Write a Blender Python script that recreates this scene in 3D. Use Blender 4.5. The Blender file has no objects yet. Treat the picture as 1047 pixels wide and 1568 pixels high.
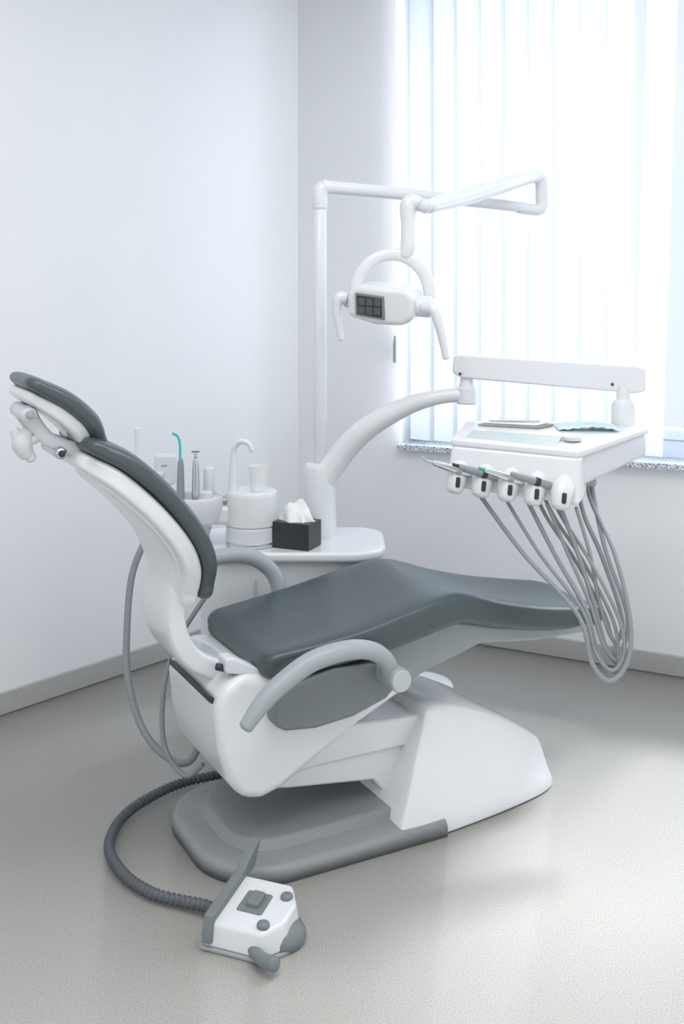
import bpy, bmesh, math, random
from mathutils import Vector, Matrix
sc = bpy.context.scene
COL = sc.collection

# ------------------------------------------------------------ materials
def mat(name, col, rough=0.4, metal=0.0, coat=0.0, noise=0.0, nscale=40, bump=0.0, spec=0.5):
    m = bpy.data.materials.new(name); m.use_nodes = True
    nt = m.node_tree; b = nt.nodes['Principled BSDF']
    b.inputs['Base Color'].default_value = (*col, 1)
    b.inputs['Roughness'].default_value = rough
    b.inputs['Metallic'].default_value = metal
    b.inputs['Coat Weight'].default_value = coat
    b.inputs['Specular IOR Level'].default_value = spec
    if noise > 0 or bump > 0:
        tc = nt.nodes.new('ShaderNodeTexCoord')
        n = nt.nodes.new('ShaderNodeTexNoise'); n.inputs['Scale'].default_value = nscale
        n.inputs['Detail'].default_value = 3
        nt.links.new(tc.outputs['Object'], n.inputs['Vector'])
        if noise > 0:
            r = nt.nodes.new('ShaderNodeValToRGB')
            r.color_ramp.elements[0].position = 0.35; r.color_ramp.elements[1].position = 0.65
            r.color_ramp.elements[0].color = (*[c*(1-noise) for c in col], 1)
            r.color_ramp.elements[1].color = (*[min(1, c*(1+noise)) for c in col], 1)
            nt.links.new(n.outputs['Fac'], r.inputs['Fac'])
            nt.links.new(r.outputs['Color'], b.inputs['Base Color'])
        if bump > 0:
            bp = nt.nodes.new('ShaderNodeBump'); bp.inputs['Strength'].default_value = bump
            bp.inputs['Distance'].default_value = 0.002
            nt.links.new(n.outputs['Fac'], bp.inputs['Height'])
            nt.links.new(bp.outputs['Normal'], b.inputs['Normal'])
    return m

M_white = mat('white_plastic', (.73, .755, .785), .25, coat=.3, noise=.01, nscale=4)
M_white2 = mat('white_enamel', (.67, .70, .735), .3, noise=.01, nscale=4)
M_leather = mat('grey_leather', (.056, .079, .086), .33, noise=.04, nscale=60, bump=.05, spec=.6)
M_gray = mat('grey_plastic', (.35, .39, .41), .38, noise=.02, nscale=20)
M_mid = mat('mid_grey_plastic', (.18, .205, .215), .42, noise=.02, nscale=20)
M_plate = mat('base_plate_grey', (.27, .29, .305), .42, noise=.02, nscale=20)
M_shell = mat('seat_shell_grey', (.28, .31, .325), .42, noise=.02, nscale=20)
M_dark = mat('dark_plastic', (.028, .03, .035), .4, noise=.05, nscale=20)
M_led = mat('led_lens', (.10, .11, .12), .15, noise=.05, nscale=20)
M_hose = mat('hose_grey', (.27, .29, .31), .42, noise=.03, nscale=30)
M_corr = mat('corrugated_hose_grey', (.09, .105, .12), .5, noise=.03, nscale=30)
M_metal = mat('brushed_metal', (.6, .62, .65), .25, metal=.9, noise=.03, nscale=80)
M_paper = mat('paper_white', (.82, .84, .85), .7, noise=.02, nscale=30)
M_wall = mat('wall_paint', (.80, .815, .845), .5, noise=.008, nscale=3, bump=.01)
M_ceil = mat('ceiling_paint', (.86, .87, .88), .7, noise=.008, nscale=3, bump=.01)
M_base = mat('baseboard_vinyl', (.42, .42, .41), .4, noise=.06, nscale=200)
M_frame = mat('window_frame_white', (.68, .74, .84), .3, noise=.01, nscale=5)
M_cyan = mat('cyan_tip', (.05, .5, .6), .3, noise=.03)
M_green = mat('green_ring', (.05, .4, .3), .3, noise=.03)
M_mask = mat('mask_blue', (.58, .76, .82), .7, noise=.04, nscale=50)
M_panel = mat('silicone_mat', (.50, .57, .57), .3, noise=.02)
M_brown = mat('packet_trim', (.35, .31, .3), .5, noise=.1)

def floor_mat():
    m = bpy.data.materials.new('floor_vinyl'); m.use_nodes = True
    nt = m.node_tree; b = nt.nodes['Principled BSDF']
    tc = nt.nodes.new('ShaderNodeTexCoord')
    n1 = nt.nodes.new('ShaderNodeTexNoise'); n1.inputs['Scale'].default_value = 280; n1.inputs['Detail'].default_value = 2
    n2 = nt.nodes.new('ShaderNodeTexNoise'); n2.inputs['Scale'].default_value = 2.0
    r1 = nt.nodes.new('ShaderNodeValToRGB')
    r1.color_ramp.elements[0].position = .34; r1.color_ramp.elements[0].color = (.56, .54, .505, 1)
    r1.color_ramp.elements[1].position = .62; r1.color_ramp.elements[1].color = (.78, .76, .72, 1)
    nt.links.new(tc.outputs['Object'], n1.inputs['Vector']); nt.links.new(tc.outputs['Object'], n2.inputs['Vector'])
    nt.links.new(n1.outputs['Fac'], r1.inputs['Fac'])
    nt.links.new(r1.outputs['Color'], b.inputs['Base Color'])
    mr = nt.nodes.new('ShaderNodeMapRange'); mr.inputs['To Min'].default_value = .18; mr.inputs['To Max'].default_value = .28
    nt.links.new(n2.outputs['Fac'], mr.inputs['Value']); nt.links.new(mr.outputs['Result'], b.inputs['Roughness'])
    b.inputs['Specular IOR Level'].default_value = .8
    b.inputs['Coat Weight'].default_value = .5; b.inputs['Coat IOR'].default_value = 1.7; b.inputs['Coat Roughness'].default_value = .2
    bp = nt.nodes.new('ShaderNodeBump'); bp.inputs['Strength'].default_value = .04; bp.inputs['Distance'].default_value = .001
    nt.links.new(n1.outputs['Fac'], bp.inputs['Height']); nt.links.new(bp.outputs['Normal'], b.inputs['Normal'])
    return m
M_floor = floor_mat()

def sill_mat():
    m = bpy.data.materials.new('terrazzo_sill'); m.use_nodes = True
    nt = m.node_tree; b = nt.nodes['Principled BSDF']
    tc = nt.nodes.new('ShaderNodeTexCoord')
    v = nt.nodes.new('ShaderNodeTexNoise'); v.inputs['Scale'].default_value = 160
    r = nt.nodes.new('ShaderNodeValToRGB'); r.color_ramp.interpolation = 'CONSTANT'
    r.color_ramp.elements[0].color = (.12, .15, .2, 1); r.color_ramp.elements[1].position = .45; r.color_ramp.elements[1].color = (.7, .73, .77, 1)
    nt.links.new(tc.outputs['Object'], v.inputs['Vector']); nt.links.new(v.outputs['Fac'], r.inputs['Fac'])
    nt.links.new(r.outputs['Color'], b.inputs['Base Color']); b.inputs['Roughness'].default_value = .3
    return m
M_sill = sill_mat()

def blind_mat():
    m = bpy.data.materials.new('blind_fabric'); m.use_nodes = True
    nt = m.node_tree; nt.nodes.remove(nt.nodes['Principled BSDF']); out = nt.nodes['Material Output']
    d = nt.nodes.new('ShaderNodeBsdfDiffuse'); d.inputs['Color'].default_value = (.80, .845, .91, 1)
    t = nt.nodes.new('ShaderNodeBsdfTranslucent'); t.inputs['Color'].default_value = (.74, .79, .86, 1)
    mx = nt.nodes.new('ShaderNodeMixShader'); mx.inputs[0].default_value = .35
    w = nt.nodes.new('ShaderNodeTexNoise'); w.inputs['Scale'].default_value = 300
    bp = nt.nodes.new('ShaderNodeBump'); bp.inputs['Strength'].default_value = .1; bp.inputs['Distance'].default_value = .001
    nt.links.new(w.outputs['Fac'], bp.inputs['Height']); nt.links.new(bp.outputs['Normal'], d.inputs['Normal'])
    nt.links.new(d.outputs[0], mx.inputs[1]); nt.links.new(t.outputs[0], mx.inputs[2]); nt.links.new(mx.outputs[0], out.inputs['Surface'])
    return m
M_blind = blind_mat()

def glass_mat():
    m = bpy.data.materials.new('window_glass'); m.use_nodes = True
    nt = m.node_tree; nt.nodes.remove(nt.nodes['Principled BSDF']); out = nt.nodes['Material Output']
    d = nt.nodes.new('ShaderNodeBsdfTransparent'); d.inputs['Color'].default_value = (.95, .98, 1, 1)
    t = nt.nodes.new('ShaderNodeBsdfGlossy'); t.inputs['Roughness'].default_value = .02
    mx = nt.nodes.new('ShaderNodeMixShader'); mx.inputs[0].default_value = .06
    nt.links.new(d.outputs[0], mx.inputs[1]); nt.links.new(t.outputs[0], mx.inputs[2]); nt.links.new(mx.outputs[0], out.inputs['Surface'])
    return m
M_glass = glass_mat()

# ------------------------------------------------------------ helpers
def empty(name, loc=(0, 0, 0), rz=0):
    e = bpy.data.objects.new(name, None); COL.objects.link(e)
    e.location = loc; e.rotation_euler = (0, 0, rz); e.empty_display_size = .1
    return e

def finish(name, verts, faces, m, parent=None, bevel=0, seg=3, smooth=True, sub=0, local=False):
    me = bpy.data.meshes.new(name)
    me.from_pydata([tuple(v) for v in verts], [], faces); me.update()
    bm = bmesh.new(); bm.from_mesh(me)
    bmesh.ops.remove_doubles(bm, verts=bm.verts, dist=1e-6)
    bmesh.ops.recalc_face_normals(bm, faces=bm.faces)
    bm.to_mesh(me); bm.free()
    me.materials.append(m)
    for p in me.polygons: p.use_smooth = smooth
    o = bpy.data.objects.new(name, me); COL.objects.link(o)
    if bevel > 0:
        b = o.modifiers.new('bevel', 'BEVEL'); b.width = bevel; b.segments = seg; b.limit_method = 'ANGLE'; b.angle_limit = math.radians(25)
        w = o.modifiers.new('wn', 'WEIGHTED_NORMAL'); w.keep_sharp = True
    if sub:
        s = o.modifiers.new('sub', 'SUBSURF'); s.levels = sub; s.render_levels = sub
    if parent is not None:
        o.parent = parent
        if not local:
            pm = Matrix.Translation(parent.location) @ parent.rotation_euler.to_matrix().to_4x4()
            o.matrix_parent_inverse = pm.inverted()
    return o

def prism(name, prof, y0, y1, m, parent, bevel=.01, local=True, seg=3):
    n = len(prof)
    v = [(p[0], y0, p[1]) for p in prof]+[(p[0], y1, p[1]) for p in prof]
    f = [list(range(n)), list(range(2*n-1, n-1, -1))]
    for i in range(n):
        j = (i+1) % n; f.append([i, j, n+j, n+i])
    return finish(name, v, f, m, parent, bevel, seg, local=local)

def extr(name, poly, z0, z1, m, parent=None, bevel=.005, local=False, seg=3):
    n = len(poly)
    g = lambda z, p: z(p) if callable(z) else z
    v = [(p[0], p[1], g(z0, p)) for p in poly]+[(p[0], p[1], g(z1, p)) for p in poly]
    f = [list(range(n)), list(range(2*n-1, n-1, -1))]
    for i in range(n):
        j = (i+1) % n; f.append([i, j, n+j, n+i])
    return finish(name, v, f, m, parent, bevel, seg, local=local)

def box(name, c, s, m, parent=None, bevel=.004, rz=0, local=False):
    R = Matrix.Rotation(rz, 3, 'Z'); c = Vector(c)
    v = [c + R @ Vector((x*s[0]/2, y*s[1]/2, z*s[2]/2)) for z in (-1, 1) for x, y in ((-1, -1), (1, -1), (1, 1), (-1, 1))]
    f = [[0, 1, 2, 3], [7, 6, 5, 4], [0, 1, 5, 4], [1, 2, 6, 5], [2, 3, 7, 6], [3, 0, 4, 7]]
    return finish(name, v, f, m, parent, bevel, local=local)

def catmull(P, res):
    P = [tuple(p) for p in P]; n = len(P); out = []
    for i in range(n-1):
        p0 = P[max(i-1, 0)]; p1 = P[i]; p2 = P[i+1]; p3 = P[min(i+2, n-1)]
        for k in range(res):
            t = k/res
            out.append(tuple(.5*((2*b)+(-a+c)*t+(2*a-5*b+4*c-d)*t*t+(-a+3*b-3*c+d)*t**3) for a, b, c, d in zip(p0, p1, p2, p3)))
    out.append(P[-1]); return out

def tube(name, pts, r, m, parent=None, seg=16, res=8, local=False, flat=1.0, corr=0, smoothpath=True):
    if not isinstance(r, (list, tuple)): r = [r]*len(pts)
    Q = [(*p, rr) for p, rr in zip(pts, r)]
    if smoothpath: Q = catmull(Q, res)
    if corr:
        L = [0]
        for a, b in zip(Q, Q[1:]): L.append(L[-1]+(Vector(b[:3])-Vector(a[:3])).length)
        N = int(L[-1]/corr); R = []; j = 0
        for i in range(N+1):
            s = L[-1]*i/N
            while j < len(L)-2 and L[j+1] < s: j += 1
            t = (s-L[j])/max(1e-9, L[j+1]-L[j])
            q = [x+(y-x)*t for x, y in zip(Q[j], Q[j+1])]
            q[3] *= (1.0 if i % 4 < 2 else .80); R.append(tuple(q))
        Q = R
    P = [Vector(q[:3]) for q in Q]; rad = [q[3] for q in Q]
    T = []
    for i in range(len(P)):
        a = P[max(i-1, 0)]; b = P[min(i+1, len(P)-1)]; T.append((b-a).normalized())
    r0, r1 = rad[0], rad[-1]
    preP = [P[0]-T[0]*r0*.5*math.sin(a) for a in (1.5, 1.0, .5)]; preR = [r0*math.cos(a) for a in (1.5, 1.0, .5)]
    posP = [P[-1]+T[-1]*r1*.5*math.sin(a) for a in (.5, 1.0, 1.5)]; posR = [r1*math.cos(a) for a in (.5, 1.0, 1.5)]
    P = preP+P+posP; rad = preR+rad+posR; T = [T[0]]*3+T+[T[-1]]*3
    up = Vector((0, 0, 1)) if abs(T[0].z) < .9 else Vector((0, 1, 0))
    N = (up-T[0]*up.dot(T[0])).normalized()
    v = []; f = []
    for i in range(len(P)):
        N = (N-T[i]*N.dot(T[i])).normalized(); B = T[i].cross(N)
        for k in range(seg):
            a = 2*math.pi*k/seg
            v.append(P[i]+N*math.cos(a)*rad[i]+B*math.sin(a)*rad[i]*flat)
    for i in range(len(P)-1):
        for k in range(seg):
            k2 = (k+1) % seg
            f.append([i*seg+k, i*seg+k2, (i+1)*seg+k2, (i+1)*seg+k])
    f.append(list(range(seg))); f.append([(len(P)-1)*seg+k for k in range(seg)][::-1])
    return finish(name, v, f, m, parent, local=local)

def lathe(name, prof, c, m, parent=None, seg=40, local=False, sx=1, sy=1, bevel=0):
    v = []; f = []; n = len(prof)
    for r, z in prof:
        for k in range(seg):
            a = 2*math.pi*k/seg; v.append((c[0]+r*sx*math.cos(a), c[1]+r*sy*math.sin(a), c[2]+z))
    for i in range(n-1):
        for k in range(seg):
            k2 = (k+1) % seg; f.append([i*seg+k, i*seg+k2, (i+1)*seg+k2, (i+1)*seg+k])
    f.append(list(range(seg))[::-1]); f.append([(n-1)*seg+k for k in range(seg)])
    return finish(name, v, f, m, parent, local=local, bevel=.0015 if bevel == 0 else bevel, seg=2)

def sgnp(x, e): return math.copysign(abs(x)**e, x)

def loft(name, st, m, parent, n=48, ex=4.0, e0=.04, e1=.04, res=6, dish=0.0, cy=0.0, local=True):
    S = catmull(st, res)
    P = [Vector((s[0], cy, s[1])) for s in S]
    T = [(P[min(i+1, len(P)-1)]-P[max(i-1, 0)]).normalized() for i in range(len(P))]
    rings = []
    K = 7
    for k in range(K, 0, -1):
        a = k/K*math.pi/2*.985
        rings.append((P[0]-T[0]*e0*math.sin(a), T[0], S[0][2]-min(e0, S[0][2]*.97)*(1-math.cos(a)), S[0][3]*max(.04, math.cos(a))**.6))
    for p, t, s in zip(P, T, S): rings.append((p, t, s[2], s[3]))
    for k in range(1, K+1):
        a = k/K*math.pi/2*.985
        rings.append((P[-1]+T[-1]*e1*math.sin(a), T[-1], S[-1][2]-min(e1, S[-1][2]*.97)*(1-math.cos(a)), S[-1][3]*max(.04, math.cos(a))**.6))
    v = []; f = []; Y = Vector((0, 1, 0))
    for p, t, hw, ht in rings:
        N = Vector((-t.z, 0, t.x))
        for k in range(n):
            a = 2*math.pi*(k+.5)/n
            y = hw*sgnp(math.cos(a), 2/ex); q = ht*sgnp(math.sin(a), 2/ex)
            if math.sin(a) > 0: q += -dish*(1-(y/hw)**2)*min(1, ht/.03)
            v.append(p+Y*y+N*q)
    R = len(rings)
    for i in range(R-1):
        for k in range(n):
            k2 = (k+1) % n; f.append([i*n+k, i*n+k2, (i+1)*n+k2, (i+1)*n+k])
    f.append(list(range(n))); f.append([(R-1)*n+k for k in range(n)][::-1])
    return finish(name, v, f, m, parent, local=local)

# ------------------------------------------------------------ room
C = Vector((-.22, 5.22, 0))
r_ = Vector((.887, -.461, 0)).normalized(); o_ = Vector((.461, .887, 0)).normalized()
def W(t, d, z): return C+r_*t+o_*d+Vector((0, 0, z))
l_ = Vector((-1.08, -1.25, 0)).normalized(); lo_ = Vector((-1.25, 1.08, 0)).normalized()
def WL(t, d, z): return C+l_*t+lo_*d+Vector((0, 0, z))
HC = 3.3
def wbox(name, fn, t0, t1, d0, d1, z0, z1, m, parent=None, bevel=0):
    v = [fn(t, d, z) for z in (z0, z1) for t, d in ((t0, d0), (t1, d0), (t1, d1), (t0, d1))]
    f = [[0, 1, 2, 3], [7, 6, 5, 4], [0, 1, 5, 4], [1, 2, 6, 5], [2, 3, 7, 6], [3, 0, 4, 7]]
    return finish(name, v, f, m, parent, bevel, smooth=bevel > 0)
def joinobs(obs, name):
    dg = bpy.context.evaluated_depsgraph_get(); dg.update()
    me = bpy.data.meshes.new(name); bm = bmesh.new(); mats = []
    for o in obs:
        ev = o.evaluated_get(dg); tmp = bpy.data.meshes.new_from_object(ev)
        tmp.transform(o.matrix_world)
        mm = o.data.materials[0]
        if mm not in mats: mats.append(mm)
        for p in tmp.polygons: p.material_index = mats.index(mm)
        bm.from_mesh(tmp); bpy.data.meshes.remove(tmp)
    bm.to_mesh(me); bm.free()
    for mm in mats: me.materials.append(mm)
    n = bpy.data.objects.new(name, me); COL.objects.link(n)
    for o in obs: bpy.data.objects.remove(o, do_unlink=True)
    return n

fl = [tuple(W(3.6, .25, 0)[:2]), tuple((C+Vector((0, .4, 0)))[:2]), tuple(WL(7.2, .2, 0)[:2]), (-5.2, -2.5), (3.6, -2.5)]
extr('floor', fl, -.1, 0, M_floor, bevel=0)
extr('ceiling', fl, HC, HC+.1, M_ceil, bevel=0)
wbox('wall_left', WL, -.1, 7.0, 0, .2, 0, HC, M_wall)
WT0, WT1, WZ0, WZ1 = .56, 3.0, .87, 3.12
parts = [wbox('w', W, 0, WT0, 0, .28, 0, HC, M_wall), wbox('w', W, WT1, 3.5, 0, .28, 0, HC, M_wall),
         wbox('w', W, WT0, WT1, 0, .28, 0, WZ0, M_wall), wbox('w', W, WT0, WT1, 0, .28, WZ1, HC, M_wall)]
joinobs(parts, 'wall_right')
wbox('baseboard_left', WL, 0.012, 7.0, -.012, 0, 0, .085, M_base, bevel=.004)
wbox('baseboard_right', W, 0.012, 3.5, -.012, 0, 0, .085, M_base, bevel=.004)

win = empty('window_1', W(1.7, .15, 1.9))
fz0, fz1 = WZ0+.02, WZ1
for nm, a in {'frame_bottom': (WT0, WT1, fz0, fz0+.08), 'frame_top': (WT0, WT1, fz1-.09, fz1), 'frame_side_a': (WT0, WT0+.09, fz0, fz1),
          'frame_side_b': (WT1-.09, WT1, fz0, fz1), 'mullion': (1.93, 2.04, fz0, fz1)}.items():
    wbox(nm, W, a[0], a[1], .12, .19, a[2], a[3], M_frame, win, .006)
wbox('sash_a_bottom', W, WT0+.07, 1.93, .11, .17, fz0+.08, fz0+.13, M_frame, win, .006)
wbox('glass', W, WT0+.05, WT1-.05, .15, .156, fz0+.05, fz1-.05, M_glass, win)
wbox('handle_base', W, 1.95, 1.98, .10, .12, 2.36, 2.46, M_gray, win, .004)
wbox('handle_lever', W, 1.86, 1.98, .08, .10, 2.40, 2.425, M_gray, win, .006)
wbox('windowsill', W, WT0+.0, WT1+.03, -.045, .12, WZ0-.005, WZ0+.022, M_sill, bevel=.004)

bl = []
random.seed(4)
sp = .113; wv = .132
for i in range(24):
    t = WT0+.145+i*sp
    if t > 1.80: break
    ang = math.radians(12+random.uniform(-3, 3))
    c = W(t, -.075, 0); d = (r_*math.cos(ang)-o_*math.sin(ang))
    lean = .07 if t > 1.70 else random.uniform(-.004, .004)
    nseg = 4; v = []; f = []
    for zi, z in enumerate((.925, 3.1)):
        for k in range(nseg+1):
            s = (k/nseg-.5)*wv
            cur = .004*(1-(2*k/nseg-1)**2)
            v.append(c+d*s-o_*cur+r_*(lean if zi else 0)+Vector((0, 0, z)))
    for k in range(nseg): f.append([k, k+1, nseg+1+k+1, nseg+1+k])
    bl.append(finish('slat', v, f, M_blind))
bl.append(wbox('rail', W, WT0-.05, WT1+.05, -.10, -.05, 3.09, 3.13, M_frame))
joinobs(bl, 'vertical_blinds')
cd = empty('blind_cord', W(.52, -.03, 1.3))
tube('cord', [W(.55, -.03, 3.1), W(.55, -.03, 2.2), W(.55, -.03, 1.38)], .0022, M_paper, cd, seg=8)
tube('weight', [W(.55, -.03, 1.40), W(.55, -.03, 1.36), W(.55, -.03, 1.28)], [.009, .013, .013], M_gray, cd, seg=14)

# ------------------------------------------------------------ dental chair
TH = math.radians(28)
ch = empty('dental_chair', (-.319, 3.073, 0), TH)
loft('seat_cushion', [(.05, .572, .245, .05), (.16, .582, .255, .052), (.30, .597, .262, .056), (.45, .622, .262, .060), (.58, .645, .258, .060),
     (.66, .645, .25, .058), (.80, .603, .238, .053), (.95, .567, .228, .049), (1.08, .545, .215, .046), (1.20, .53, .19, .043)], M_leather, ch,
     ex=5.2, e0=.055, e1=.11, dish=.018, n=72)
prism('seat_shell', [(.06, .54), (.3, .56), (.62, .605), (.8, .56), (1.2, .505), (1.19, .485), (.95, .49), (.74, .515), (.5, .45), (.2, .42), (.04, .46)], -.205, .205, M_shell, ch, bevel=.014)
loft('back_cushion', [(-.14, .80, .17, .026), (-.145, .87, .205, .028), (-.185, .955, .228, .03), (-.265, 1.06, .232, .03), (-.36, 1.15, .218, .03), (-.43, 1.19, .18, .026)][::-1], M_leather, ch, ex=4, e0=.05, e1=.045, n=56)
loft('back_shell', [(-.185, .775, .15, .028), (-.19, .85, .19, .03), (-.228, .93, .216, .03), (-.305, 1.025, .22, .03), (-.395, 1.11, .2, .03), (-.455, 1.15, .15, .026)][::-1], M_white, ch, ex=6, e0=.04, e1=.04, n=56)
loft('back_shell_panel', [(-.198, .775, .125, .026), (-.208, .86, .165, .026), (-.245, .935, .188, .026), (-.318, 1.02, .19, .026), (-.402, 1.095, .168, .024)][::-1], M_white, ch, ex=7, e0=.03, e1=.03, n=56)
loft('headrest_cushion', [(-.425, 1.215, .13, .022), (-.45, 1.265, .145, .026), (-.51, 1.318, .15, .027), (-.58, 1.358, .14, .022)][::-1], M_leather, ch, ex=3.5, e0=.042, e1=.03)
loft('headrest_shell', [(-.455, 1.205, .11, .018), (-.483, 1.245, .125, .022), (-.535, 1.290, .13, .022), (-.592, 1.326, .115, .018)][::-1], M_white, ch, ex=5, e0=.035, e1=.02)
tube('headrest_link', [(-.605, -.06, 1.295), (-.58, -.06, 1.252), (-.54, -.06, 1.21), (-.455, -.06, 1.175)], [.024, .02, .019, .02], M_white2, ch, local=True, flat=.7)
tube('headrest_link_far', [(-.605, .04, 1.295), (-.58, .04, 1.252), (-.54, .04, 1.21), (-.455, .04, 1.175)], [.022, .02, .018, .02], M_white2, ch, local=True, flat=.7)
tube('headrest_pivot_a', [(-.605, -.095, 1.287), (-.605, .07, 1.287)], .02, M_white2, ch, local=True, smoothpath=False)
tube('headrest_pivot_cap', [(-.605, -.108, 1.287), (-.605, -.100, 1.287)], .012, M_gray, ch, local=True, smoothpath=False)
tube('headrest_pivot_b', [(-.525, -.10, 1.182), (-.525, .07, 1.182)], .016, M_metal, ch, local=True, smoothpath=False)
tube('pivot_cap', [(-.525, -.112, 1.182), (-.525, -.105, 1.182)], .009, M_dark, ch, local=True, smoothpath=False)
tube('knob_stem', [(-.55, -.05, 1.235), (-.58, -.05, 1.22), (-.605, -.05, 1.21)], .014, M_white2, ch, local=True)
tube('headrest_knob', [(-.602, -.05, 1.24), (-.615, -.05, 1.21), (-.603, -.05, 1.175)], [.016, .028, .018], M_white2, ch, local=True)
tube('headrest_knob_wing', [(-.635, -.05, 1.245), (-.618, -.05, 1.21), (-.59, -.05, 1.165)], [.012, .018, .014], M_white2, ch, local=True)
tube('headrest_bars', [(-.46, -.05, 1.17), (-.42, -.05, 1.13), (-.38, -.05, 1.08)], .012, M_dark, ch, local=True)
loft('back_support', [(-.195, .80, .125, .03), (-.215, .72, .125, .03), (-.20, .64, .125, .032), (-.15, .575, .12, .032), (-.06, .525, .11, .03)], M_white, ch, ex=6, e0=.02, e1=.02)
prism('back_hinge_plate', [(-.10, .60), (-.075, .60), (.02, .545), (.02, .53), (-.10, .56)], -.19, -.13, M_white2, ch, bevel=.008)
tube('hinge_slot', [(-.115, -.165, .575), (-.05, -.165, .55)], .010, M_dark, ch, local=True, smoothpath=False)
prism('carriage', [(-.115, .52), (-.135, .46), (-.125, .36), (-.10, .27), (-.06, .215), (.0, .198), (.06, .215), (.16, .27), (.31, .35), (.47, .42), (.5, .47), (.2, .53), (.0, .545), (-.06, .555)], -.21, .21, M_white, ch, bevel=.028, seg=5)
prism('carriage_seam', [(-.140, .50), (-.140, .482), (-.07, .44), (-.06, .455)], -.17, .17, M_dark, ch, bevel=.003)
SP = [(.012, .44), (.025, .49), (.07, .52), (.2, .545), (.33, .54), (.39, .50), (.405, .46), (.37, .43), (.26, .398), (.14, .388), (.05, .398), (.02, .415)]
prism('side_panel', SP, -.262, -.2, M_mid, ch, bevel=.016, seg=4)
prism('side_panel_far', SP, .2, .262, M_mid, ch, bevel=.016, seg=4)
tube('armrest_near', [(-.095, -.32, .462), (-.05, -.32, .513), (.007, -.32, .557), (.10, -.32, .602), (.205, -.32, .615), (.285, -.315, .60), (.335, -.31, .565), (.36, -.30, .515)],
     [.019, .024, .026, .027, .027, .026, .025, .026], M_gray, ch, local=True, flat=1.1, seg=24)
M_cap = mat('armrest_cap_grey', (.48, .52, .54), .35, noise=.02, nscale=20)
def disc_y(name, c, r, y0, y1, m):
    prof = [(c[0]+r*math.cos(2*math.pi*k/40), c[1]+r*math.sin(2*math.pi*k/40)) for k in range(40)]
    return prism(name, prof, y0, y1, m, ch, bevel=.003, seg=2)
disc_y('armrest_near_knuckle', (.366, .511), .034, -.346, -.24, M_gray)
disc_y('armrest_near_cap', (.366, .511), .031, -.352, -.345, M_cap)
tube('armrest_far', [(-.12, .30, .70), (-.03, .30, .735), (.08, .30, .752), (.17, .30, .742), (.24, .30, .70), (.275, .29, .64), (.28, .27, .53)], [.02, .024, .026, .026, .026, .026, .026], M_gray, ch, local=True, seg=24)
prism('lift_arm_lower', [(.02, .19), (.12, .172), (.36, .14), (.40, .135), (.46, .06), (.62, .06), (.62, .22), (.18, .225)], -.13, .13, M_white, ch, bevel=.01)
prism('lift_arm_upper', [(.05, .21), (.20, .222), (.62, .222), (.64, .30), (.33, .325), (.2, .33), (.05, .28)], -.145, .145, M_white, ch, bevel=.012)
def tower():
    secs = [(.385, .275, .555, .165, .315), (.392, .279, .560, .172, .33), (.41, .282, .58, .177, .338), (.53, .282, .66, .172, .338), (.70, .267, .78, .162, .288), (.86, .243, .90, .15, .227),
            (.98, .218, .99, .138, .168), (1.03, .19, 1.025, .125, .143), (1.043, .18, 1.035, .118, .13), (1.047, .165, 1.04, .10, .11)]
    v = []; f = []; rows = []
    for xb, wb, xt, wt, h in secs:
        ring = []
        pts = [(0, wb, 0.0), (.012, wb, .004), (.06, wb-.001, .03), (.3, wb-(wb-wt)*.22, h*.32), (.62, wb-(wb-wt)*.6, h*.66), (.92, wt+.008, h*.93), (.985, wt-.006, h*.985), (1, wt-.025, h*1.005), (1, wt*.5, h*1.012)]
        for s, w, z in pts: ring.append((xb+(xt-xb)*s, -w, z))
        ring.append((xt, 0, h*1.015))
        for s, w, z in reversed(pts): ring.append((xb+(xt-xb)*s, w, z))
        rows.append(ring)
    n = len(rows[0])
    for r in rows: v += r
    for i in range(len(rows)-1):
        for k in range(n-1): f.append([i*n+k, i*n+k+1, (i+1)*n+k+1, (i+1)*n+k])
        f.append([i*n, i*n+n-1, (i+1)*n+n-1, (i+1)*n])
    for b0 in (0, (len(rows)-1)*n):      # end caps as quad strips
        for k in range(n//2):
            a, b, c, d = b0+k, b0+k+1, b0+n-2-k, b0+n-1-k
            f.append([a, b, c, d] if b != c else [a, b, d])
    finish('base_tower', v, f, M_white, ch, local=True, sub=2)
tower()
def platform():
    def outline(ins):
        L0, L1, hw, R = -.15+ins, .56-ins*.02, .29-ins, .21-ins*.9
        pts = [(L1, -hw)]
        for k in range(25):
            a = -math.pi/2-k/24*math.pi/2; pts.append((L0+R+R*math.cos(a), -hw+R+R*math.sin(a)))
        for k in range(25):
            a = math.pi-k/24*math.pi/2; pts.append((L0+R+R*math.cos(a), hw-R+R*math.sin(a)))
        pts.append((L1, hw)); return pts
    lv = [(0, 0), (0, .03), (.004, .038), (.012, .045), (.022, .048), (.075, .052), (.080, .052), (.084, .056), (.092, .072), (.100, .076), (.11, .076), (.12, .076)]
    v = []; f = []; n = 0
    for ins, z in lv:
        o = outline(ins); n = len(o)
        v += [(x, y, z) for x, y in o]
    for i in range(len(lv)-1):
        for k in range(n):
            k2 = (k+1) % n; f.append([i*n+k, i*n+k2, (i+1)*n+k2, (i+1)*n+k])
    f.append(list(range(n))); f.append([(len(lv)-1)*n+k for k in range(n)][::-1])
    o = finish('base_platform', v, f, M_plate, ch, local=True)
    o.modifiers.new('wn', 'WEIGHTED_NORMAL')
platform()
tube('suction_hose', [(-.66, 3.55, .78), (-.705, 3.52, .66), (-.715, 3.48, .50), (-.70, 3.42, .34), (-.64, 3.36, .20), (-.55, 3.30, .135), (-.47, 3.22, .16), (-.42, 3.18, .26)], .0115, M_hose, ch, res=12)
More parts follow.
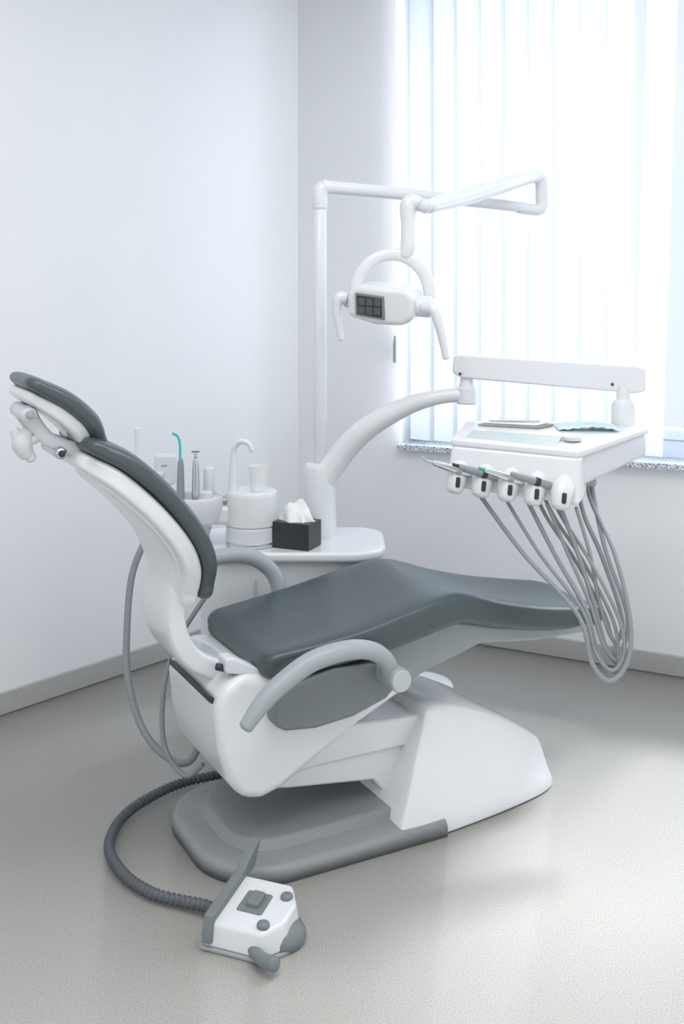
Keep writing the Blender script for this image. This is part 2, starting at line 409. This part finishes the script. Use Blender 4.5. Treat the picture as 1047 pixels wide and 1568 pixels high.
tube('supply_hose', [(-.42, 3.30, .66), (-.52, 3.30, .50), (-.56, 3.28, .35), (-.55, 3.24, .2), (-.48, 3.18, .135), (-.42, 3.15, .18)], .008, M_hose, ch, res=12)

# ------------------------------------------------------------ foot pedal
fp = empty('foot_pedal_control', (-.222, 2.60, 0), math.radians(-21))
body = [(-.095, -.09), (.07, -.09), (.11, -.03), (.11, .05), (.07, .115), (-.095, .115)]
n = len(body)
def fpz(p): return .055+.02*(p[1]+.085)/.185
extr('pedal_skirt', [(x*1.03, y*1.03) for x, y in body], 0, .010, M_gray, fp, .003, True)
v = [(x, y, .008) for x, y in body]+[(x*.9, y*.9, fpz((x, y))+.012) for x, y in body]
f = [list(range(n)), list(range(2*n-1, n-1, -1))]+[[i, (i+1) % n, n+(i+1) % n, n+i] for i in range(n)]
finish('pedal_body', v, f, M_white, fp, .010, local=True)
tube('pedal_disc', [(.068, .012, 0.012), (.068, .012, .022)], .066, M_mid, fp, local=True, smoothpath=False, seg=40)
extr('pedal_pad', [(-.035, -.025), (.035, -.025), (.035, .05), (-.035, .05)], .06, lambda p: fpz(p)+.017, M_mid, fp, .006, True)
extr('pedal_rocker', [(-.014, -.012), (.02, -.012), (.02, .037), (-.014, .037)], .06, lambda p: fpz(p)+.030, M_mid, fp, .006, True)
for k, (x, y) in enumerate([(.068, .055), (.055, -.055)]):
    tube('pedal_button_%d' % k, [(x, y, .06), (x, y, fpz((x, y))+.016)], .016, M_mid, fp, local=True, smoothpath=False, seg=24)
h = prism('pedal_handle', [(-.098, .02), (-.098, .045), (-.085, .085), (.085, .108), (.12, .125), (.18, .15), (.185, .14), (.15, .085), (.10, .080), (-.06, .062), (-.072, .02)], -.013, .013, M_mid, fp, .005)
h.rotation_euler = (0, 0, math.radians(90)); h.location = (-.078, .0, 0)
tube('pedal_toe_lever', [(.03, -.07, .022), (.075, -.105, .024), (.115, -.12, .03)], [.014, .016, .018], M_mid, fp, local=True)
hz = .019
tube('pedal_hose', [(-.31, 2.645, .03), (-.35, 2.69, .024), (-.42, 2.722, hz), (-.506, 2.76, hz), (-.60, 2.855, hz), (-.668, 3.0, hz), (-.655, 3.18, hz), (-.551, 3.347, hz), (-.42, 3.43, hz), (-.28, 3.46, hz)],
     .0155, M_corr, fp, res=20, corr=.004, seg=18)

# ------------------------------------------------------------ dental unit
un = empty('dental_unit', (-.15, 3.8, 0))
def rrect(x0, x1, y0, y1, R, k=8):
    out = []
    for cx, cy, a0 in ((x1-R, y0+R, -90), (x1-R, y1-R, 0), (x0+R, y1-R, 90), (x0+R, y0+R, 180)):
        for i in range(k+1):
            a = math.radians(a0+90*i/k); out.append((cx+R*math.cos(a), cy+R*math.sin(a)))
    return out
extr('cabinet_body', rrect(-.50, .12, 3.62, 3.98, .09), .03, .675, M_white2, un, .004)
extr('cabinet_top', rrect(-.53, .155, 3.59, 4.0, .12), .675, .71, M_white, un, .012)
extr('cabinet_plinth', rrect(-.46, .09, 3.66, 3.95, .07), 0, .03, M_gray, un, .003)
box('cabinet_door_seam', (-.30, 3.617, .36), (.004, .008, .5), M_gray, un, 0)
box('cabinet_door_seam_b', (-.02, 3.617, .36), (.004, .008, .5), M_gray, un, 0)
extr('floor_box', rrect(.02, .44, 3.95, 4.28, .14), 0, .06, M_white, un, .012)
lathe('column', [(.066, .705), (.064, .74), (.06, .90), (.058, .955), (.05, .975), (.03, .98)], (-.084, 3.85, 0), M_white, un)
lathe('spittoon_bowl', [(.05, .78), (.085, .80), (.098, .84), (.10, .88), (.097, .89), (.09, .885), (.08, .855), (.04, .84), (.01, .838)], (-.515, 3.70, 0), M_white, un)
box('spittoon_bracket', (-.42, 3.72, .82), (.14, .10, .07), M_white, un, .02)
lathe('spittoon_stem', [(.05, .70), (.045, .74), (.055, .79)], (-.515, 3.72, 0), M_white2, un)
lathe('filler_base_lower', [(.088, .71), (.093, .715), (.092, .775), (.088, .782)], (-.32, 3.72, 0), M_white2, un)
lathe('filler_base_ring', [(.0945, .72), (.0945, .728)], (-.32, 3.72, 0), M_metal, un)
lathe('filler_base_upper', [(.086, .78), (.094, .785), (.094, .885), (.088, .90), (.07, .905)], (-.32, 3.72, 0), M_white, un)
tube('cup_filler_tap', [(-.385, 3.71, .90), (-.385, 3.71, .97), (-.385, 3.71, 1.03), (-.375, 3.705, 1.065), (-.355, 3.70, 1.078), (-.33, 3.695, 1.07), (-.318, 3.695, 1.045)], [.020, .015, .011, .010, .010, .009, .009], M_white, un)
box('control_panel', (-.635, 3.76, .97), (.075, .05, .11), M_white2, un, .012)
lathe('control_panel_ring', [(.016, 0), (.016, .003)], (-.635, 3.735, .985), M_green, un, sx=.7, sy=.3)
box('holder_arm', (-.56, 3.72, .885), (.20, .06, .035), M_white2, un, .01)
for k, x in enumerate((-.565, -.512)):
    tube('suction_handle_%d' % k, [(x, 3.66, .86), (x, 3.66, .90), (x, 3.66, .99), (x, 3.66, 1.02)], [.013, .014, .012, .008], M_metal if k else M_hose, un)
tube('saliva_ejector', [(-.567, 3.66, 1.0), (-.567, 3.66, 1.07), (-.575, 3.66, 1.10), (-.592, 3.655, 1.112)], .0045, M_cyan, un)
tube('syringe_tip', [(-.512, 3.66, 1.02), (-.512, 3.66, 1.045)], .006, M_metal, un, smoothpath=False)
box('suction_end', (-.512, 3.66, 1.05), (.03, .015, .012), M_metal, un, .004)
tube('bottle', [(-.475, 3.73, .90), (-.475, 3.73, .975)], .020, M_white2, un, smoothpath=False)
tube('straw_holder', [(-.733, 3.74, .95), (-.733, 3.74, 1.05), (-.733, 3.74, 1.12)], [.009, .007, .010], M_white, un)
box('straw_arm', (-.69, 3.74, .955), (.11, .03, .02), M_white2, un, .006)
lathe('glass_shelf', [(.13, .872), (.13, .876)], (-.52, 3.72, 0), M_white, un, sx=1, sy=.6)
tube('support_arm', [(-.085, 3.85, .78), (-.075, 3.85, .90), (-.01, 3.845, 1.0), (.087, 3.82, 1.105), (.228, 3.79, 1.19), (.343, 3.76, 1.228), (.442, 3.75, 1.24)], [.05, .052, .046, .042, .034, .027, .026], M_white, un, seg=28, res=10)
lathe('arm_joint', [(.033, 1.205), (.036, 1.21), (.036, 1.262), (.028, 1.268), (.022, 1.30), (.022, 1.32)], (.447, 3.75, 0), M_white, un)
bd = Vector((1.04-.40, 3.58-3.76, 0)); bl_ = bd.length; ba = math.atan2(bd.y, bd.x)
bm_ = empty('beam', (0, 0, 0)); bm_.parent = un; bm_.matrix_parent_inverse = Matrix.Translation(un.location).inverted()
bm_.location = (.40, 3.76, 1.30); bm_.rotation_euler = (0, 0, ba)
prism('parallel_arm', [(0, .02), (.005, .075), (.03, .085), (bl_-.03, .055), (bl_, .045), (bl_, -.03), (bl_-.03, -.04), (.1, -.005), (.03, .0)], -.03, .03, M_white, bm_, bevel=.008)
for k, x in enumerate((.03, bl_-.11)):
    tube('beam_screw_%d' % k, [(x, -.033, .015 if k == 0 else -.010), (x, -.031, .015 if k == 0 else -.010)], .005, M_dark, bm_, local=True, smoothpath=False)

lathe('paper_cup', [(.026, .0), (.0265, .002), (.034, .085), (.036, .088), (.033, .088), (.025, .006), (.001, .006)], (-.295, 3.69, .905), M_paper)

tb = empty('tissue_box', (-.160, 3.685, .712), math.radians(-24))
extr('tissue_carton', [(-.072, -.052), (.072, -.052), (.072, .052), (-.072, .052)], 0, .09, M_dark, tb, .003, True)
def crumple():
    v = []; f = []; nn = 18; random.seed(2)
    for i in range(nn+1):
        for k in range(nn+1):
            a = i/nn-.5; b = k/nn-.5
            rr = math.hypot(a, b)
            z = .085+.07*max(0, 1-(rr*2.0)**2)+(.016*math.sin(13*a+5*b)*math.cos(15*b-4*a)+random.uniform(-.005, .005))*max(0, 1-rr*1.5)
            v.append((a*.12+.012*math.sin(9*b), b*.08+.008*math.sin(12*a), max(.087, z)))
    for i in range(nn):
        for k in range(nn): f.append([i*(nn+1)+k, i*(nn+1)+k+1, (i+1)*(nn+1)+k+1, (i+1)*(nn+1)+k])
    finish('tissue', v, f, M_paper, tb, local=True)
crumple()

# ------------------------------------------------------------ lamp
lp = empty('dental_lamp', (-.081, 3.85, .98))
tube('pole', [(-.081, 3.85, .985), (-.081, 3.85, 1.93)], .0245, M_white, lp, smoothpath=False, seg=32)
tube('pole_collar', [(-.081, 3.85, 1.915), (-.081, 3.85, 1.925)], .0275, M_white2, lp, smoothpath=False, seg=32)
tube('arm_fixed', [(-.081, 3.85, 1.93), (-.081, 3.85, 1.972), (-.068, 3.855, 1.992), (-.02, 3.87, 1.993), (.30, 3.99, 1.975), (.72, 4.165, 1.945)], [.027, .028, .029, .025, .024, .022], M_white, lp, seg=28)
tube('elbow_low', [(.70, 4.155, 1.943), (.78, 4.19, 1.937), (.802, 4.20, 1.955), (.802, 4.20, 2.0)], [.023, .025, .026, .026], M_white, lp, seg=28)
tube('elbow_high', [(.802, 4.20, 1.995), (.802, 4.20, 2.045), (.785, 4.19, 2.07), (.74, 4.15, 2.062)], [.026, .027, .028, .026], M_white, lp, seg=28)
tube('arm_spring', [(.76, 4.165, 2.068), (.62, 4.03, 2.02), (.45, 3.87, 1.96), (.31, 3.72, 1.912)], [.026, .031, .033, .026], M_white, lp, seg=28)
tube('arm_joint', [(.30, 3.745, 1.91), (.29, 3.66, 1.91)], .024, M_white2, lp, smoothpath=False, seg=24)
tube('lamp_stem', [(.285, 3.70, 1.912), (.25, 3.70, 1.925), (.235, 3.70, 1.91), (.235, 3.70, 1.85), (.235, 3.70, 1.77), (.222, 3.70, 1.735)], [.024, .028, .031, .027, .028, .022], M_white, lp, seg=28)
cx, cz = .178, 1.595
arc = []
for k in range(13):
    a = math.radians(-5+k*190/12); arc.append((cx+.132*math.cos(a), 3.70, cz+.145*math.sin(a)))
tube('yoke', arc, [.013]+[.014]*11+[.013], M_white, lp, seg=16, flat=1.6)
hd = empty('lamp_head', (0, 0, 0)); hd.parent = lp; hd.matrix_parent_inverse = Matrix.Translation(lp.location).inverted()
hd.location = (.155, 3.69, 1.566); hd.rotation_euler = (math.radians(8), math.radians(4), math.radians(-22)); hd.scale = (1.07, 1.15, 1.18)
prism('head_body', [(-.115, -.038), (-.118, .035), (-.08, .06), (.09, .055), (.115, .03), (.115, -.03), (.08, -.055), (-.02, -.058)], -.055, .055, M_white, hd, bevel=.018, seg=5)
prism('head_front', [(-.082, -.032), (-.085, .036), (.015, .030), (.020, -.040)], -.062, -.05, M_mid, hd, bevel=.004)
prism('head_window', [(-.074, -.026), (-.077, .029), (.008, .024), (.012, -.033)], -.064, -.06, M_dark, hd, bevel=.002)
for i in range(3):
    for j in range(2):
        prism('led_%d%d' % (i, j), [(-.070+i*.027, -.026+j*.026), (-.071+i*.027, -.004+j*.026), (-.049+i*.027, -.004+j*.026), (-.048+i*.027, -.026+j*.026)], -.0655, -.063, M_led, hd, bevel=.004)
tube('hub_right', [(.10, 0, 0), (.15, 0, 0)], .032, M_white, hd, local=True, smoothpath=False, seg=28)
tube('hub_left', [(-.14, 0, 0), (-.10, 0, 0)], .022, M_white, hd, local=True, smoothpath=False, seg=28)
tube('handle_right', [(.14, -.02, .0), (.175, -.03, .0), (.195, -.035, -.04), (.21, -.035, -.09), (.222, -.035, -.14)], [.02, .02, .017, .014, .012], M_white, hd, local=True)
tube('handle_left', [(-.135, -.02, .01), (-.155, -.03, .01), (-.16, -.035, -.03), (-.15, -.035, -.08), (-.142, -.035, -.115)], [.018, .018, .015, .012, .010], M_white, hd, local=True)

# ------------------------------------------------------------ instrument tray
tr = empty('instrument_tray', (.7, 3.4, 1.05))
lathe('tray_post', [(.042, 1.15), (.042, 1.215), (.034, 1.235), (.024, 1.24), (.024, 1.285)], (.965, 3.585, 0), M_white, tr)
def tz(off):
    return lambda p: 1.118+.038*(p[1]-3.2)/.4+off
B = (.35, 3.36); A = (.72, 3.20); D = (1.035, 3.53); D2 = (1.04, 3.62); Cc = (.43, 3.63)
extr('tray_top', [B, A, (.76, 3.235), D, D2, Cc], tz(-.022), tz(0), M_white, tr, .006)
extr('tray_body', [(.36, 3.375), (.722, 3.22), (.765, 3.255), (1.035, 3.54), (1.025, 3.61), (.45, 3.61)], lambda p: 1.118+.065*(p[1]-3.2)/.4-.125, tz(-.018), M_white2, tr, .02)
fh = Vector((.918, -.397, 0)); nh = Vector((-.397, -.918, 0))
def F(s, d, z):
    p = Vector((.35, 3.36, 0))+fh*s+nh*d; return Vector((p.x, p.y, z))
HX = [[0, 1, 2, 3], [7, 6, 5, 4], [0, 1, 5, 4], [1, 2, 6, 5], [2, 3, 7, 6], [3, 0, 4, 7]]
v = [F(-.01, .03, .985), F(.415, .03, .955), F(.415, -.10, .965), F(-.01, -.10, .99), F(.0, .0, 1.115), F(.41, .0, 1.10), F(.41, -.12, 1.11), F(0, -.12, 1.115)]
finish('instrument_console', v, HX, M_white, tr, .014)
v = [F(.035, -.03, 1.122), F(.33, -.03, 1.112), F(.33, -.135, 1.132), F(.035, -.135, 1.138)]
finish('silicone_mat', v+[p+Vector((0, 0, .012)) for p in v], HX, M_panel, tr, .003)
tubs = [M_metal, M_hose, M_metal, M_hose]
for k in range(5):
    s = .035+.083*k; zb = 1.0-.006*k
    tube('holder_%d' % k, [F(s, -.01, zb+.04), F(s-.003, .035, zb+.022), F(s-.006, .052, zb-.018)], [.034, .035, .028], M_white, tr, seg=20)
    tube('holder_slot_%d' % k, [F(s+.012, .072, zb+.022), F(s+.010, .074, zb-.004)], .007, M_dark, tr, seg=14, smoothpath=False)
    if k < 4:
        a = F(s+.02, .052, zb+.04); d = (fh*-.065+nh*.045+Vector((0, 0, .026)))
        tube('handpiece_%d' % k, [a-d*.35, a+d*.35, a+d*.8, a+d*1.2], [.012, .0125, .0105, .008], tubs[k], tr)
        tube('handpiece_collar_%d' % k, [a+d*.1, a+d*.25], .0138, M_dark if k % 2 else M_gray, tr, smoothpath=False)
        if k == 0:
            tube('syringe_nozzle', [a+d*1.15, a+d*1.5, a+d*1.7+Vector((0, 0, .008))], [.005, .003, .002], M_metal, tr)
        elif k in (1, 2):
            tube('handpiece_tip_%d' % k, [a+d*1.2, a+d*1.45], [.006, .005], M_green if k == 2 else M_dark, tr, smoothpath=False)
HS = [(.10, .00, 0), (.18, .05, 1), (.25, .02, 0), (.31, .09, 1), (.35, .045, 2), (.40, .13, 1)]
for k, (s, j, et) in enumerate(HS):
    st = F(s, .0, .955-.01*k/5)
    y0 = 3.12+.014*k
    p1 = Vector((st.x*.55+.70*.45+.01*k, st.y*.6+y0*.4, .80))
    p2 = Vector((.705+.016*k, y0+.01, .64+.2*j))
    p3 = Vector((.745+.014*k, y0, .50+.5*j))
    p4 = Vector((.80+.010*k, y0, .445+.5*j))
    p5 = Vector((.855-.006*k, y0+.01, .50+.4*j))
    if et == 0:
        rest = [Vector((.868, y0+.03, .62)), Vector((.84-.01*k, y0+.10, .80)), Vector((.79+.006*k, 3.33, .95)), Vector((.785+.006*k, 3.345, 1.035))]
    elif et == 1:
        rest = [Vector((.845-.008*k, y0+.03, .62)), Vector((.77-.01*k, y0+.06, .78)), Vector((.70-.012*k, 3.26, .90)), Vector((.66-.012*k, 3.30, .99))]
    else:
        rest = [Vector((.86, y0+.03, .60)), Vector((.81, y0+.08, .78)), Vector((.76, 3.27, .90)), Vector((.74, 3.30, 1.0))]
    tube('instrument_hose_%d' % k, [st, p1, p2, p3, p4, p5]+rest, .0058 if k % 2 else .0072, M_hose, tr, seg=10, res=12)
tube('hose_clamp', [(.775, 3.345, 1.0), (.805, 3.345, 1.0)], .018, M_gray, tr, smoothpath=False)
tube('tray_knobs', [(.90, 3.46, 1.05), (.90, 3.46, 1.025)], .014, M_gray, tr, smoothpath=False)
def Z(p, o=0): return 1.118+.038*(p[1]-3.2)/.4+o
extr('instrument_packet', [(.46, 3.55), (.66, 3.50), (.72, 3.55), (.55, 3.60)], tz(.001), tz(.008), M_brown, None, .002)
pk2 = empty('sterile_pouch', (.6, 3.55, 1.16))
extr('pouch_sheet', [(.475, 3.553), (.655, 3.51), (.70, 3.55), (.56, 3.59)], tz(.009), tz(.013), M_paper, pk2, .001)
tube('pouch_instrument', [(.50, 3.557, Z((0, 3.557), .018)), (.58, 3.55, Z((0, 3.55), .019)), (.67, 3.545, Z((0, 3.545), .018))], [.003, .005, .003], M_metal, pk2)
def mask():
    v = []; f = []; nx, ny = 22, 10
    for i in range(nx+1):
        for k in range(ny+1):
            a = i/nx; b = k/ny
            x = .72+.20*a; y = 3.47+.10*b-.02*a
            v.append((x, y, Z((x, y))+.004+.012*abs(math.sin(b*9+a*2))*math.sin(math.pi*a)+.004*math.sin(a*20)**2))
    for i in range(nx):
        for k in range(ny): f.append([i*(ny+1)+k, i*(ny+1)+k+1, (i+1)*(ny+1)+k+1, (i+1)*(ny+1)+k])
    finish('face_mask', v, f, M_mask, tr)
mask()
lathe('dappen_dish', [(.028, .0), (.030, .004), (.033, .014), (.028, .014), (.02, .006), (.001, .005)], (.735, 3.335, 1.132), M_white2)

# ------------------------------------------------------------ lights & world
w = bpy.data.worlds.new('sky'); sc.world = w; w.use_nodes = True
bg = w.node_tree.nodes['Background']; bg.inputs['Color'].default_value = (.955, .975, 1, 1); bg.inputs['Strength'].default_value = .74
def area(name, loc, target, sx, sy, P, col=(1, 1, 1)):
    l = bpy.data.lights.new(name, 'AREA'); l.shape = 'RECTANGLE'; l.size = sx; l.size_y = sy; l.energy = P; l.color = col
    o = bpy.data.objects.new(name, l); COL.objects.link(o); o.location = loc
    o.rotation_euler = (Vector(target)-Vector(loc)).to_track_quat('-Z', 'Y').to_euler(); return o
area('window_daylight', W(1.75, .9, 2.1), W(1.75, 0, 2.0), 3.4, 3.0, 95, (.95, .975, 1))
area('added_overhead_fill', (.3, 2.2, 3.28), (.3, 2.2, 0), 2.2, 1.2, 27, (1, .985, .96))  # unseen overhead fill, added to brighten the floor
area('added_overhead_fill.001', (-1.0, .6, 3.28), (-1.0, .6, 0), 2.2, 1.2, 28, (1, .985, .96))  # second added fill, makes up for light the ceiling blocks
area('added_gap_strip', W(.60, -.035, 2.0), WL(.30, 0, 2.0), .03, 2.2, 1.3, (.97, .985, 1))  # added strip lamp, stands in for daylight leaking past the blinds
sl = bpy.data.lights.new('sun', 'SUN'); sl.energy = 2.8; sl.angle = math.radians(11); sl.color = (1, .98, .95)
so = bpy.data.objects.new('sun', sl); COL.objects.link(so); so.location = W(2.4, 3, 4)
sd = (W(1.85, -1.68, 0)-W(2.35, .05, 2.15))
so.rotation_euler = sd.to_track_quat('-Z', 'Y').to_euler()

# ------------------------------------------------------------ camera
cam = bpy.data.cameras.new('camera'); co = bpy.data.objects.new('camera', cam); COL.objects.link(co)
co.location = (0, 0, 1.6); co.rotation_euler = (math.radians(90), 0, 0)
cam.sensor_fit = 'VERTICAL'; cam.sensor_height = 36; cam.sensor_width = 24; cam.lens = 36*1600/1568
cam.shift_y = -334/1568; cam.clip_start = .05
sc.camera = co
sc.view_settings.view_transform = 'Standard'
sc.view_settings.look = 'None'
sc.view_settings.exposure = .33
